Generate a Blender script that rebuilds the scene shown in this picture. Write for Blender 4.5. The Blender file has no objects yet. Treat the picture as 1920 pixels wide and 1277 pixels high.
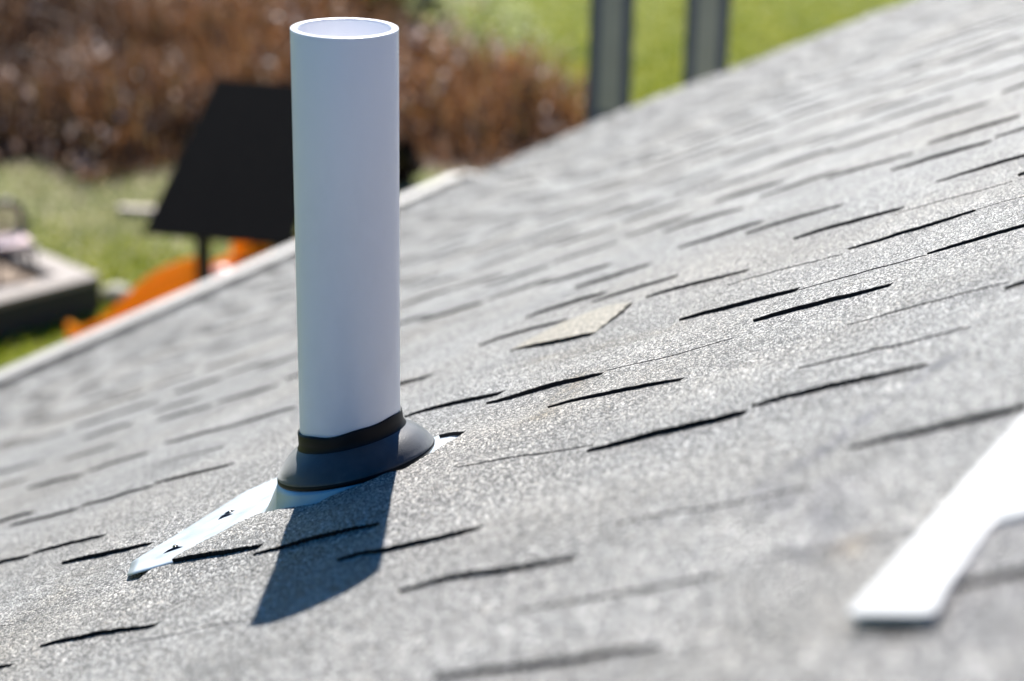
import bpy, math, random
import numpy as np
from mathutils import Matrix, Vector
random.seed(7); rng = np.random.default_rng(7)
C = bpy.context.scene.collection
sc = bpy.context.scene

# ---------------------------------------------------------------- camera
CAMZ = 5.9
Fw = Vector((0.0, 0.93638998, -0.35096127)); Rt = Vector((0.99981452, 0.00675926, 0.01803419)); Up = Vector((-0.01925927, 0.35089618, 0.9362163))
cd = bpy.data.cameras.new('camera'); cam = bpy.data.objects.new('camera', cd); C.objects.link(cam)
cam.matrix_world = Matrix(((Rt.x, Up.x, -Fw.x, 0), (Rt.y, Up.y, -Fw.y, 0), (Rt.z, Up.z, -Fw.z, CAMZ), (0, 0, 0, 1)))
cd.lens = 64.65; cd.sensor_width = 36.0; cd.clip_start = 0.02; cd.clip_end = 2000
cd.dof.use_dof = True; cd.dof.focus_distance = 1.655; cd.dof.aperture_fstop = 3.8
sc.camera = cam
# ---------------------------------------------------------------- world, sun, exposure
SUN_AZ, SUN_EL = math.radians(-1.5), math.radians(40.5)
w = bpy.data.worlds.new('World'); sc.world = w; w.use_nodes = True
nt = w.node_tree; nt.nodes.clear()
sky = nt.nodes.new('ShaderNodeTexSky'); sky.sky_type = 'NISHITA'; sky.sun_disc = False
sky.sun_elevation = SUN_EL; sky.sun_rotation = SUN_AZ; sky.altitude = 300; sky.air_density = 1.0; sky.dust_density = 0.3; sky.ozone_density = 3.0
hs = nt.nodes.new('ShaderNodeHueSaturation'); hs.inputs['Saturation'].default_value = 2.1; hs.inputs['Hue'].default_value = .506
bg = nt.nodes.new('ShaderNodeBackground'); bg.inputs['Strength'].default_value = 0.05
wo = nt.nodes.new('ShaderNodeOutputWorld')
nt.links.new(sky.outputs[0], hs.inputs['Color']); nt.links.new(hs.outputs[0], bg.inputs['Color']); nt.links.new(bg.outputs[0], wo.inputs[0])
sd = bpy.data.lights.new('sun', 'SUN'); sd.energy = 5.0; sd.angle = math.radians(0.5); sd.color = (1.0, 0.955, 0.89)
so = bpy.data.objects.new('sun', sd); C.objects.link(so)
sdir = Vector((math.sin(SUN_AZ) * math.cos(SUN_EL), math.cos(SUN_AZ) * math.cos(SUN_EL), math.sin(SUN_EL)))
so.rotation_euler = sdir.to_track_quat('Z', 'Y').to_euler(); so.location = (0, 0, 30)
sc.view_settings.view_transform = 'Standard'; sc.view_settings.look = 'None'; sc.view_settings.gamma = 1.0
sc.view_settings.exposure = 1.12
sc.cycles.max_bounces = 8

# ---------------------------------------------------------------- helpers
def tag(o, label=None, cat=None, group=None, kind=None):
    if label: o['label'] = label
    if cat: o['category'] = cat
    if group: o['group'] = group
    if kind: o['kind'] = kind
    return o
def empty(name, loc, rz=0):
    o = bpy.data.objects.new(name, None); C.objects.link(o); o.location = loc; o.rotation_euler = (0, 0, rz); o.empty_display_size = .2
    return o
def mk(name, V, Fc, mat, parent=None, smooth=False, mi=None, col=None):
    me = bpy.data.meshes.new(name)
    me.from_pydata([tuple(map(float, v)) for v in V] if not isinstance(V, np.ndarray) else V.tolist(), [], Fc if not isinstance(Fc, np.ndarray) else Fc.tolist())
    for m in (mat if isinstance(mat, (list, tuple)) else [mat]): me.materials.append(m)
    if mi is not None: me.polygons.foreach_set('material_index', np.asarray(mi, dtype=np.int32))
    if smooth: me.polygons.foreach_set('use_smooth', np.ones(len(me.polygons), dtype=bool))
    if col is not None:
        a = me.color_attributes.new('tint', 'FLOAT_COLOR', 'POINT')
        a.data.foreach_set('color', np.asarray(col, dtype=np.float32).ravel())
    me.update()
    o = bpy.data.objects.new(name, me); C.objects.link(o)
    if parent is not None: o.parent = parent
    return o
class MB:
    def __init__(s): s.v = []; s.f = []
    def add(s, V, Fc):
        k = len(s.v); s.v += [tuple(v) for v in V]; s.f += [tuple(i + k for i in f) for f in Fc]; return s
    def box(s, c, size, rz=0, M=None):
        x, y, z = (a / 2 for a in size); cs, sn = math.cos(rz), math.sin(rz); V = []
        for dz in (-z, z):
            for dx, dy in ((-x, -y), (x, -y), (x, y), (-x, y)):
                V.append((c[0] + dx * cs - dy * sn, c[1] + dx * sn + dy * cs, c[2] + dz))
        return s.add(V, [(3, 2, 1, 0), (4, 5, 6, 7), (0, 1, 5, 4), (1, 2, 6, 5), (2, 3, 7, 6), (3, 0, 4, 7)])
    def slab(s, top, t):      # polygon (list of Vectors), thickness straight along its normal
        P = [Vector(p) for p in top]; n = (P[1] - P[0]).cross(P[2] - P[1]).normalized(); k = len(P)
        if n.z < 0 and abs(n.z) > .3: P = P[::-1]; n = -n
        V = [p for p in P] + [p - n * t for p in P]
        F = [tuple(range(k)), tuple(range(2 * k - 1, k - 1, -1))] + [(i, i + k, (i + 1) % k + k, (i + 1) % k) for i in range(k)]
        return s.add(V, F)
    def tube(s, pts, r, n=10, caps=True):
        P = [Vector(p) for p in pts]; rs = r if isinstance(r, (list, tuple)) else [r] * len(P); V = []; F = []
        for i, p in enumerate(P):
            t = (P[min(i + 1, len(P) - 1)] - P[max(i - 1, 0)]).normalized()
            a = t.cross(Vector((0, 0, 1)));  a = a.normalized() if a.length > .05 else t.cross(Vector((1, 0, 0))).normalized(); b = t.cross(a)
            for j in range(n):
                th = 2 * math.pi * j / n; V.append(p + (a * math.cos(th) + b * math.sin(th)) * rs[i])
        for i in range(len(P) - 1):
            for j in range(n): F.append((i * n + j, i * n + (j + 1) % n, (i + 1) * n + (j + 1) % n, (i + 1) * n + j))
        if caps: F += [tuple(range(n)), tuple(range(len(P) * n - 1, (len(P) - 1) * n - 1, -1))]
        return s.add(V, F)
    def build(s, name, mat, parent=None, smooth=False, bevel=0, off=None):
        V = s.v if off is None else [(v[0] - off[0], v[1] - off[1], v[2] - off[2]) for v in s.v]
        o = mk(name, V, s.f, mat, parent, smooth)
        if bevel:
            b = o.modifiers.new('bevel', 'BEVEL'); b.width = bevel; b.segments = 2; b.limit_method = 'ANGLE'
        return o
def mat(name, col=(.5, .5, .5), rough=.6, metal=0.0, spec=.5, **kw):
    m = bpy.data.materials.new(name); m.use_nodes = True; b = m.node_tree.nodes['Principled BSDF']
    b.inputs['Base Color'].default_value = (*col, 1); b.inputs['Roughness'].default_value = rough; b.inputs['Metallic'].default_value = metal
    b.inputs['Specular IOR Level'].default_value = spec
    return m
class NT:
    def __init__(s, m): s.m = m; s.t = m.node_tree; s.b = s.t.nodes['Principled BSDF']; s.out = s.t.nodes['Material Output']
    def n(s, typ, **kw):
        x = s.t.nodes.new(typ)
        for k, v in kw.items():
            if k in x.inputs.keys() if not hasattr(x, k) else False: x.inputs[k].default_value = v
            else: setattr(x, k, v)
        return x
    def l(s, a, b): s.t.links.new(a, b)
    def coord(s, kind='Object', scale=(1, 1, 1)):
        tc = s.n('ShaderNodeTexCoord'); mp = s.n('ShaderNodeMapping'); mp.inputs['Scale'].default_value = scale; s.l(tc.outputs[kind], mp.inputs[0]); return mp.outputs[0]
    def noise(s, co, scale, detail=4, rough=.55):
        x = s.n('ShaderNodeTexNoise'); x.inputs['Scale'].default_value = scale; x.inputs['Detail'].default_value = detail; x.inputs['Roughness'].default_value = rough; s.l(co, x.inputs['Vector']); return x.outputs[0]
    def vor(s, co, scale, out='Color', feature='F1'):
        x = s.n('ShaderNodeTexVoronoi'); x.feature = feature; x.inputs['Scale'].default_value = scale; s.l(co, x.inputs['Vector']); return x.outputs[out]
    def ramp(s, f, stops, interp='LINEAR'):
        x = s.n('ShaderNodeValToRGB'); x.color_ramp.interpolation = interp; e = x.color_ramp.elements
        while len(e) < len(stops): e.new(.5)
        for i, (p, c) in enumerate(stops): e[i].position = p; e[i].color = (*c, 1) if len(c) == 3 else c
        s.l(f, x.inputs[0]); return x.outputs[0]
    def mix(s, a, b, fac, mode='MIX'):
        x = s.n('ShaderNodeMix'); x.data_type = 'RGBA'; x.blend_type = mode
        for sock, val in ((x.inputs[0], fac), (x.inputs[6], a), (x.inputs[7], b)):
            if isinstance(val, bpy.types.NodeSocket): s.l(val, sock)
            elif isinstance(val, tuple): sock.default_value = (*val, 1)
            else: sock.default_value = val
        return x.outputs[2]
    def bump(s, h, dist, strength=1.0):
        x = s.n('ShaderNodeBump'); x.inputs['Distance'].default_value = dist; x.inputs['Strength'].default_value = strength; s.l(h, x.inputs['Height']); return x
g3 = lambda v: (v, v, v)

# ---------------------------------------------------------------- materials
def granule_material(name, lo, mid, hi, tint=True, mottle=True):
    m = mat(name, rough=.52, spec=.7); N = NT(m); co = N.coord()
    rnd = N.vor(co, 800); sep = N.n('ShaderNodeSeparateColor'); N.l(rnd, sep.inputs[0])
    col = N.ramp(sep.outputs[0], [(0, lo), (.27, lo), (.36, mid), (.62, mid), (.80, hi), (1, tuple(min(1, c * 1.25) for c in hi))])
    warm = N.ramp(sep.outputs[1], [(0, (1.0, 1.0, 1.0)), (.86, (1, 1, 1)), (.93, (1.05, .93, .78)), (1, (.92, .97, 1.05))])
    col = N.mix(col, warm, 1.0, 'MULTIPLY')
    cl = N.ramp(N.noise(co, 300, 2, .5), [(.36, g3(.42)), (.64, g3(1.38))]); col = N.mix(col, cl, 1.0, 'MULTIPLY')
    if mottle:
        big = N.ramp(N.noise(co, 5.5, 5, .6), [(.32, g3(.74)), (.5, g3(.98)), (.70, g3(1.12))])
        col = N.mix(col, big, 1.0, 'MULTIPLY')
        st = N.ramp(N.noise(N.coord(scale=(2.2, 1, 1)), 26, 4, .6), [(.32, g3(.80)), (.5, g3(1.0)), (.7, g3(1.10))])
        col = N.mix(col, st, .8, 'MULTIPLY')
        wm = N.ramp(N.noise(co, 2.3, 3, .5), [(.42, (1, 1, 1)), (.68, (1.04, .99, .93))])
        col = N.mix(col, wm, 1.0, 'MULTIPLY')
    if tint:
        at = N.n('ShaderNodeAttribute'); at.attribute_name = 'tint'; col = N.mix(col, at.outputs['Color'], 1.0, 'MULTIPLY')
    N.l(col, N.b.inputs['Base Color'])
    d1 = N.vor(co, 800, 'Distance'); b1 = N.bump(d1, .0016, 1.0); b1.invert = True
    b2 = N.bump(sep.outputs[2], .0013, .9); N.l(b1.outputs[0], b2.inputs['Normal'])
    b3 = N.bump(N.noise(co, 90, 3), .0012, .5); N.l(b2.outputs[0], b3.inputs['Normal']); N.l(b3.outputs[0], N.b.inputs['Normal'])
    return m
M_GRAN = granule_material('grey mineral granules', g3(.010), g3(.185), (.78, .77, .75))
M_EDGE = mat('asphalt shingle edge', (.012, .012, .013), .9, spec=.2)
M_PATCH = granule_material('tan worn shingle', (.20, .17, .13), (.42, .38, .30), (.56, .525, .45), tint=False, mottle=False)
# PVC
M_PVC = mat('white pvc', (.86, .87, .88), .32, spec=.5); N = NT(M_PVC); co = N.coord()
c_ = N.ramp(N.noise(N.coord(scale=(1, 1, .2)), 30, 4), [(.3, (.90, .905, .94)), (.7, (.925, .93, .955))])
c_ = N.mix(c_, N.ramp(N.noise(N.coord(scale=(1, 1, .6)), 9, 6, .7), [(.30, (.93, .925, .91)), (.48, (1, 1, 1))]), .5, 'MULTIPLY')
c_ = N.mix(c_, N.ramp(N.noise(N.coord(scale=(6, 6, .45)), 26, 6, .75), [(.255, (.55, .53, .50)), (.29, (1, 1, 1))]), .6, 'MULTIPLY')
gz = N.n('ShaderNodeSeparateXYZ'); N.l(N.coord(), gz.inputs[0]); gm = N.n('ShaderNodeMapRange')
for k_, v_ in zip((1, 2, 3, 4), (.04, .10, .22, 0.0)): gm.inputs[k_].default_value = v_
N.l(gz.outputs[2], gm.inputs[0]); gd = N.n('ShaderNodeMath'); gd.operation = 'MULTIPLY'; N.l(gm.outputs[0], gd.inputs[0]); N.l(N.ramp(N.noise(N.coord(), 40, 5, .7), [(.4, g3(0)), (.7, g3(1))]), gd.inputs[1])
c_ = N.mix(c_, (.50, .47, .42), gd.outputs[0]); N.l(c_, N.b.inputs['Base Color'])
bp = N.bump(N.noise(N.coord(scale=(1, 1, .15)), 120, 3), .0003, .35); N.l(bp.outputs[0], N.b.inputs['Normal'])
N.b.inputs['Subsurface Weight'].default_value = .0; N.b.inputs['Subsurface Radius'].default_value = (.012, .012, .014); N.b.inputs['Subsurface Scale'].default_value = 1.0
tr = N.n('ShaderNodeBsdfTranslucent'); tr.inputs[0].default_value = (.84, .88, .95, 1); ms = N.n('ShaderNodeMixShader'); ms.inputs[0].default_value = .0
N.l(N.b.outputs[0], ms.inputs[1]); N.l(tr.outputs[0], ms.inputs[2]); N.l(ms.outputs[0], N.out.inputs[0])
# rubber
M_RUB = mat('dusty black rubber', (.06, .057, .055), .45, spec=.6); N = NT(M_RUB); co = N.coord()
N.l(N.ramp(N.noise(co, 60, 5), [(.3, (.040, .041, .044)), (.6, (.062, .063, .066)), (.8, (.12, .118, .115))]), N.b.inputs['Base Color'])
N.b.inputs['Sheen Weight'].default_value = .35; N.b.inputs['Sheen Roughness'].default_value = .45; N.b.inputs['Sheen Tint'].default_value = (.93, .96, 1, 1)
bb = N.bump(N.noise(co, 900, 2), .0004, .6); N.l(bb.outputs[0], N.b.inputs['Normal'])
M_RUBC = mat('black rubber collar', (.007, .0075, .009), .5, spec=.2)
# aluminium
M_ALU = mat('dull aluminium', (.5, .55, .6), .48, .7); N = NT(M_ALU); co = N.coord()
N.l(N.ramp(N.noise(co, 45, 5), [(.3, g3(.42)), (.7, g3(.54))]), N.b.inputs['Roughness'])
N.l(N.ramp(N.noise(co, 18, 6, .65), [(.35, (.44, .49, .54)), (.6, (.52, .57, .62))]), N.b.inputs['Base Color'])
bb = N.bump(N.noise(co, 22, 3), .0005, .25); N.l(bb.outputs[0], N.b.inputs['Normal'])
M_SEAL = mat('dark sealant', (.01, .011, .014), .25, spec=.6)
M_WHITE = mat('white painted metal', (.82, .82, .82), .35); N = NT(M_WHITE)
N.l(N.ramp(N.noise(N.coord(), 9, 4), [(.3, (.78, .78, .77)), (.7, (.85, .85, .85))]), N.b.inputs['Base Color'])
M_GUT = mat('dull grey beige gutter paint', (.40, .39, .36), .5); N = NT(M_GUT)
N.l(N.ramp(N.noise(N.coord(), 7, 4), [(.3, (.15, .15, .14)), (.45, (.23, .225, .21)), (.7, (.27, .265, .25))]), N.b.inputs['Base Color'])
M_WPLAST = mat('white plastic', (.88, .88, .88), .4)
N = NT(M_WPLAST); N.l(N.ramp(N.noise(N.coord(), 14, 4), [(.3, (.50, .50, .495)), (.7, (.60, .60, .595))]), N.b.inputs['Base Color'])
def wood(name, a, b, sc_=(1, 1, 8)):
    m = mat(name, rough=.75); N = NT(m); co = N.coord(scale=sc_)
    n = N.noise(co, 12, 5); N.l(N.ramp(n, [(.3, a), (.7, b)]), N.b.inputs['Base Color']); bb = N.bump(n, .004, .5); N.l(bb.outputs[0], N.b.inputs['Normal']); return m
M_DWOOD = wood('dark stained wood', (.022, .016, .013), (.05, .038, .03))
M_GUTSHADE = wood('shade painted blue grey gutter metal', (.018, .024, .035), (.04, .05, .07), (1, 1, 1))  # trough coloured dark to paint in the shadow line along the eave
M_PWOOD = wood('pale weathered wood', (.42, .35, .29), (.58, .50, .43))
M_SIDING = wood('cream siding', (.52, .50, .45), (.60, .58, .53), (1, 1, 20))
M_PLROOF = wood('charcoal roof boards', (.013, .0105, .009), (.026, .020, .016), (1, 9, 9)); M_PLROOF.node_tree.nodes['Principled BSDF'].inputs['Specular IOR Level'].default_value = .12; M_PLROOF.node_tree.nodes['Principled BSDF'].inputs['Roughness'].default_value = .95
def plastic(name, c):
    m = mat(name, c, .42); N = NT(m); d = tuple(x * .86 for x in c); N.l(N.ramp(N.noise(N.coord(), 6, 3), [(.3, d), (.7, c)]), N.b.inputs['Base Color']); return m
M_ORANGE = plastic('orange plastic', (.90, .42, .008)); M_YEL = plastic('yellow plastic', (.72, .42, .02))
N = NT(M_ORANGE); t_ = N.n('ShaderNodeBsdfTranslucent'); t_.inputs[0].default_value = (.95, .46, .006, 1); x_ = N.n('ShaderNodeMixShader'); x_.inputs[0].default_value = .45
N.l(N.b.outputs[0], x_.inputs[1]); N.l(t_.outputs[0], x_.inputs[2]); N.l(x_.outputs[0], N.out.inputs[0])
M_PINK = plastic('pale pink plastic', (.72, .52, .52)); M_CREAM = plastic('cream plastic', (.80, .66, .48))
M_BLKM = mat('black metal', (.012, .012, .013), .45)
M_BLUE = plastic('blue grey paint', (.05, .07, .12)); M_PALEP = plastic('pale grey green panel', (.27, .27, .25))
M_STONE = wood('warm grey stone cap', (.25, .215, .19), (.36, .32, .29), (1, 1, 1)); M_DSTONE = wood('dark timber edging', (.035, .031, .03), (.065, .058, .055))
M_ROCK = wood('pale stone', (.50, .47, .36), (.66, .63, .5), (1, 1, 1))
M_SOIL = wood('brown soil', (.09, .05, .02), (.2, .12, .06), (1, 1, 1))
# vegetation with per-plant colours
def leafmat(name, trans=.45, rough=.6):
    m = mat(name, rough=rough, spec=.3); N = NT(m); at = N.n('ShaderNodeAttribute'); at.attribute_name = 'tint'
    N.l(at.outputs['Color'], N.b.inputs['Base Color']); t = N.n('ShaderNodeBsdfTranslucent'); N.l(at.outputs['Color'], t.inputs[0])
    x = N.n('ShaderNodeMixShader'); x.inputs[0].default_value = trans; N.l(N.b.outputs[0], x.inputs[1]); N.l(t.outputs[0], x.inputs[2]); N.l(x.outputs[0], N.out.inputs[0]); return m
M_LEAF = leafmat('leaf'); M_DRY = leafmat('dry stalk', .35, .5)
# lawn
M_LAWN = mat('lawn', rough=.9, spec=.2); N = NT(M_LAWN); co = N.coord('Generated', (600, 600, 1)); co = N.coord()
c1 = N.ramp(N.noise(co, 1.5, 7, .68), [(.33, (.085, .115, .002)), (.5, (.145, .17, .004)), (.7, (.24, .245, .025))])
pale = N.ramp(N.noise(co, 2.2, 6, .7), [(.36, (.13, .165, .05)), (.5, (.25, .27, .11)), (.66, (.50, .46, .28))])
sp = N.n('ShaderNodeSeparateXYZ'); N.l(co, sp.inputs[0])
# dry pale band of grass before the brush (y about 18 to 22, left of x = 0)
mr = N.n('ShaderNodeMapRange'); mr.interpolation_type = 'SMOOTHSTEP'
for k_, v_ in zip((1, 2, 3, 4), (16.2, 20.3, 0.05, .95)): mr.inputs[k_].default_value = v_
N.l(sp.outputs[1], mr.inputs[0])
mr2 = N.n('ShaderNodeMapRange'); mr2.interpolation_type = 'SMOOTHSTEP'
for k_, v_ in zip((1, 2, 3, 4), (23.5, 25.5, 1.0, 0.0)): mr2.inputs[k_].default_value = v_
N.l(sp.outputs[1], mr2.inputs[0])
mu = N.n('ShaderNodeMath'); mu.operation = 'MULTIPLY'; N.l(mr.outputs[0], mu.inputs[0]); N.l(mr2.outputs[0], mu.inputs[1])
N.l(N.mix(c1, pale, mu.outputs[0]), N.b.inputs['Base Color'])
bb = N.bump(N.noise(co, 14, 5, .7), .06, .8); N.l(bb.outputs[0], N.b.inputs['Normal'])

# ---------------------------------------------------------------- ground
mk('ground', [(-900, -900, 0), (900, -900, 0), (900, 900, 0), (-900, 900, 0)], [(0, 1, 2, 3)], M_LAWN)['kind'] = 'structure'

# ---------------------------------------------------------------- roof frame: u along the courses, v down the slope, w out of the roof
BASE = Vector((-0.14215316, 1.49985013, CAMZ - 0.70661103))
Hh = Vector((0.47986718, 0.87734115, 0)); Dd = Vector((-0.78676086, 0.43032373, -0.44252553)); Nn = Vector((-0.38824586, 0.21235348, 0.89675591))
FR = Matrix(((Hh.x, Dd.x, Nn.x, BASE.x), (Hh.y, Dd.y, Nn.y, BASE.y), (Hh.z, Dd.z, Nn.z, BASE.z), (0, 0, 0, 1)))
def P(u, v, w=0): return BASE + Hh * u + Dd * v + Nn * w
E0, OFF = .143, -.0355
U0, U1, VR, VE = -3.6, 8.72, OFF - 21 * E0, OFF + 31 * E0 + .02
# value noise
TAB = rng.random((4, 256, 256))
def vn(u, v, s, k=0):
    x = np.asarray(u) * s + 17.3 * (k + 1); y = np.asarray(v) * s + 9.1 * (k + 1); xi = np.floor(x).astype(int); yi = np.floor(y).astype(int); fx = x - xi; fy = y - yi
    fx = fx * fx * (3 - 2 * fx); fy = fy * fy * (3 - 2 * fy); T = TAB[k]
    g = lambda a, b: T[a % 256, b % 256]
    return (g(xi, yi) * (1 - fx) + g(xi + 1, yi) * fx) * (1 - fy) + (g(xi, yi + 1) * (1 - fx) + g(xi + 1, yi + 1) * fx) * fy - .5
def sm(x, a, b):
    t = np.clip((np.asarray(x) - a) / (b - a), 0, 1); return t * t * (3 - 2 * t)
def wave(u, v):
    return .0050 * vn(u, v, 3.3, 0) + .0032 * vn(u, v, 9, 1) + .0008 * vn(u, v, 40, 2)
def lift(u, v, c):      # shingles riding over the buried flange
    if c > 0: return 0 * u
    a = sm(u, -.24, -.12) * (1 - sm(u, .03, .13)) * sm(v, -.32, -.13)
    return .0095 * a
HOLE = np.array([(-.168, .130), (-.168, .083), (-.150, .079), (-.128, .074), (-.100, .068), (-.078, .066), (-.068, .052), (-.076, .010), (-.081, -.030), (-.069, -.057), (-.053, -.076), (-.036, -.088), (.006, -.094), (.050, -.097), (.080, -.084), (.101, -.050), (.113, .0), (.118, .060), (.120, .130)])
def stain(U, V):
    def seg(a, b, w_):
        a = np.array(a); b = np.array(b); d_ = b - a; t = np.clip(((U - a[0]) * d_[0] + (V - a[1]) * d_[1]) / (d_ @ d_), 0, 1)
        return np.exp(-(((U - a[0] - t * d_[0]) ** 2 + (V - a[1] - t * d_[1]) ** 2) / w_ ** 2))
    nz = np.clip(.75 + 1.1 * vn(U, V, 70, 0) + .8 * vn(U, V, 160, 1), 0, 1.2)
    d_ = np.maximum(seg((-.12, -.62), (-.29, -.57), .009), .9 * seg((-.31, -.56), (-.36, -.60), .014)); d_ = np.maximum(d_, .7 * seg((-.35, -.62), (-.46, -.66), .02)); d_ = np.maximum(d_, .45 * seg((-.50, -.80), (-.62, -.86), .06))
    br_ = np.maximum(.8 * seg((.19, -.15), (.04, -.19), .022), .5 * seg((.36, .0), (.33, -.17), .03)); br_ = np.maximum(br_, .35 * seg((-.05, .30), (-.30, .20), .05))
    ln = seg((-.455, -.672), (-.470, -.676), .012)
    T_ = np.ones(U.shape + (4,))
    for k, (a, b, c) in enumerate(((.62, .38, -.30), (.62, .46, -.16), (.52, .60, .04))): T_[..., k] = 1 - nz * (a * d_ + b * br_ + c * ln)
    return T_
def inside(u, v, poly):
    r = np.zeros(np.shape(u), bool); n = len(poly)
    for i in range(n):
        x0, y0 = poly[i]; x1, y1 = poly[(i + 1) % n]
        c = ((y0 > v) != (y1 > v)) & (u < (x1 - x0) * (v - y0) / (y1 - y0 + 1e-12) + x0); r ^= c
    return r
# visible tooth sides: (u of the near side, course index); read off the roof
KNOWN = [(-.108, -3), (-.103, -4), (.080, -2), (.192, -1), (.249, 0), (.623, 1), (.557, -1), (.679, 0), (.351, -2), (.225, -3), (1.311, 3), (.855, -1), (.671, -2), (.478, -3),
         (.781, -3), (1.024, -2), (1.183, -2), (1.590, 1), (-.252, -2), (-.182, -1), (-.157, 0), (-.370, -3), (.310, 5), (.306, 4), (.297, 3), (.095, 4), (.090, 3), (-.005, 2), (-.297, 0),
         (-.544, -4), (.619, 5), (.907, 7), (.905, 6), (.602, 7), (.600, 6), (-.280, -5), (-.02, -4), (-.62, -2), (.31, -4), (.62, -4), (.06, -5),
         (1.262, 8), (1.262, 9), (1.008, 9), (.821, 8), (.922, 10), (.751, 9), (.55, 8), (1.634, 15), (1.516, 13), (1.651, 13), (1.1, 3), (1.1, 4), (.888, 1), (.747, 1), (2.385, 10), (1.7, 5), (1.313, 2), (1.179, 1), (.938, 0), (.516, 2), (1.312, 4), (2.463, 6), (2.027, 3), (2.027, 4), (1.609, 2), (1.235, 0), (1.152, -1), (2.046, 1), (1.784, 0), (1.515, -1), (2.7, 4), (2.7, 5), (2.7, 6), (3.07, 4), (2.325, 0), (2.325, 1), (1.901, -1), (1.577, 3), (3.28, 6), (3.28, 7), (3.28, 8), (-.457, -4), (-.544, -6), (-.32, 1), (.61, 4), (.60, 4)]
rows = {}
for u_, c_ in KNOWN: rows.setdefault(c_, []).append(u_)
teeth = {}
for c_ in range(-21, 31):
    k = sorted(rows.get(c_, [])); out = []
    marks = [U0] + k + [U1]
    starts = list(k)
    for a, b in zip(marks[:-1], marks[1:]):
        gap = b - a; n = int(round(gap / .27))
        if a == U0 or b == U1:
            p = (a + random.uniform(.03, .3)) if a == U0 else a + random.uniform(.24, .38)
            while p < b - .17: starts.append(p); p += random.choice([.16, .19, .23, .27, .32]) * random.uniform(.9, 1.1)
        elif gap > .40:
            for j in range(1, n): starts.append(a + gap * j / n + random.uniform(-.03, .03))
    if c_ in (0, 1): starts = [s for s in starts if s in k or not -.34 < s < .30]
    if -6 <= c_ <= 4: starts = [s for s in starts if s in k or not -.75 < s < 1.0]
    faint = set()
    if -6 <= c_ <= 4 and c_ not in (0, 1):
        for a in np.arange(-.7, 1.0, .13):
            q = float(a + random.uniform(-.04, .04))
            if random.random() < .5 and all(abs(q - s) > .1 for s in starts): faint.add(q); starts.append(q)
    starts.sort(); starts = [s for i, s in enumerate(starts) if i == 0 or s - starts[i - 1] > .06]
    for i, s in enumerate(starts):
        nx = starts[i + 1] if i + 1 < len(starts) else U1 + .2
        wd = min(random.choice([.09, .13, .17, .2]) * random.uniform(.85, 1.15), (nx - s) * .68)
        tk_ = random.uniform(.8, 1.08) * (.95 if c_ > 4 or s > 1.3 else 1)
        if (s, c_) in ((-.457, -4), (-.02, -4)): tk_ = .35
        if s in faint: tk_ = random.uniform(.12, .26)
        out.append((max(s, U0), min(s + wd, U1 - .002), tk_))
    teeth[c_] = out
VV = []; FF = []; MI = []; COL = []; nv = 0
def ugrid(a, b, c):
    near = []
    p = a; res = [a]
    while p < b - 1e-6:
        st = .012 if -1.2 < p < 1.8 and abs(c) < 10 else .045
        if c in (-1, 0) and -.17 < p < .18: st = .0016
        p = min(p + st, b)
        res.append(p)
    return np.array(res)
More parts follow.
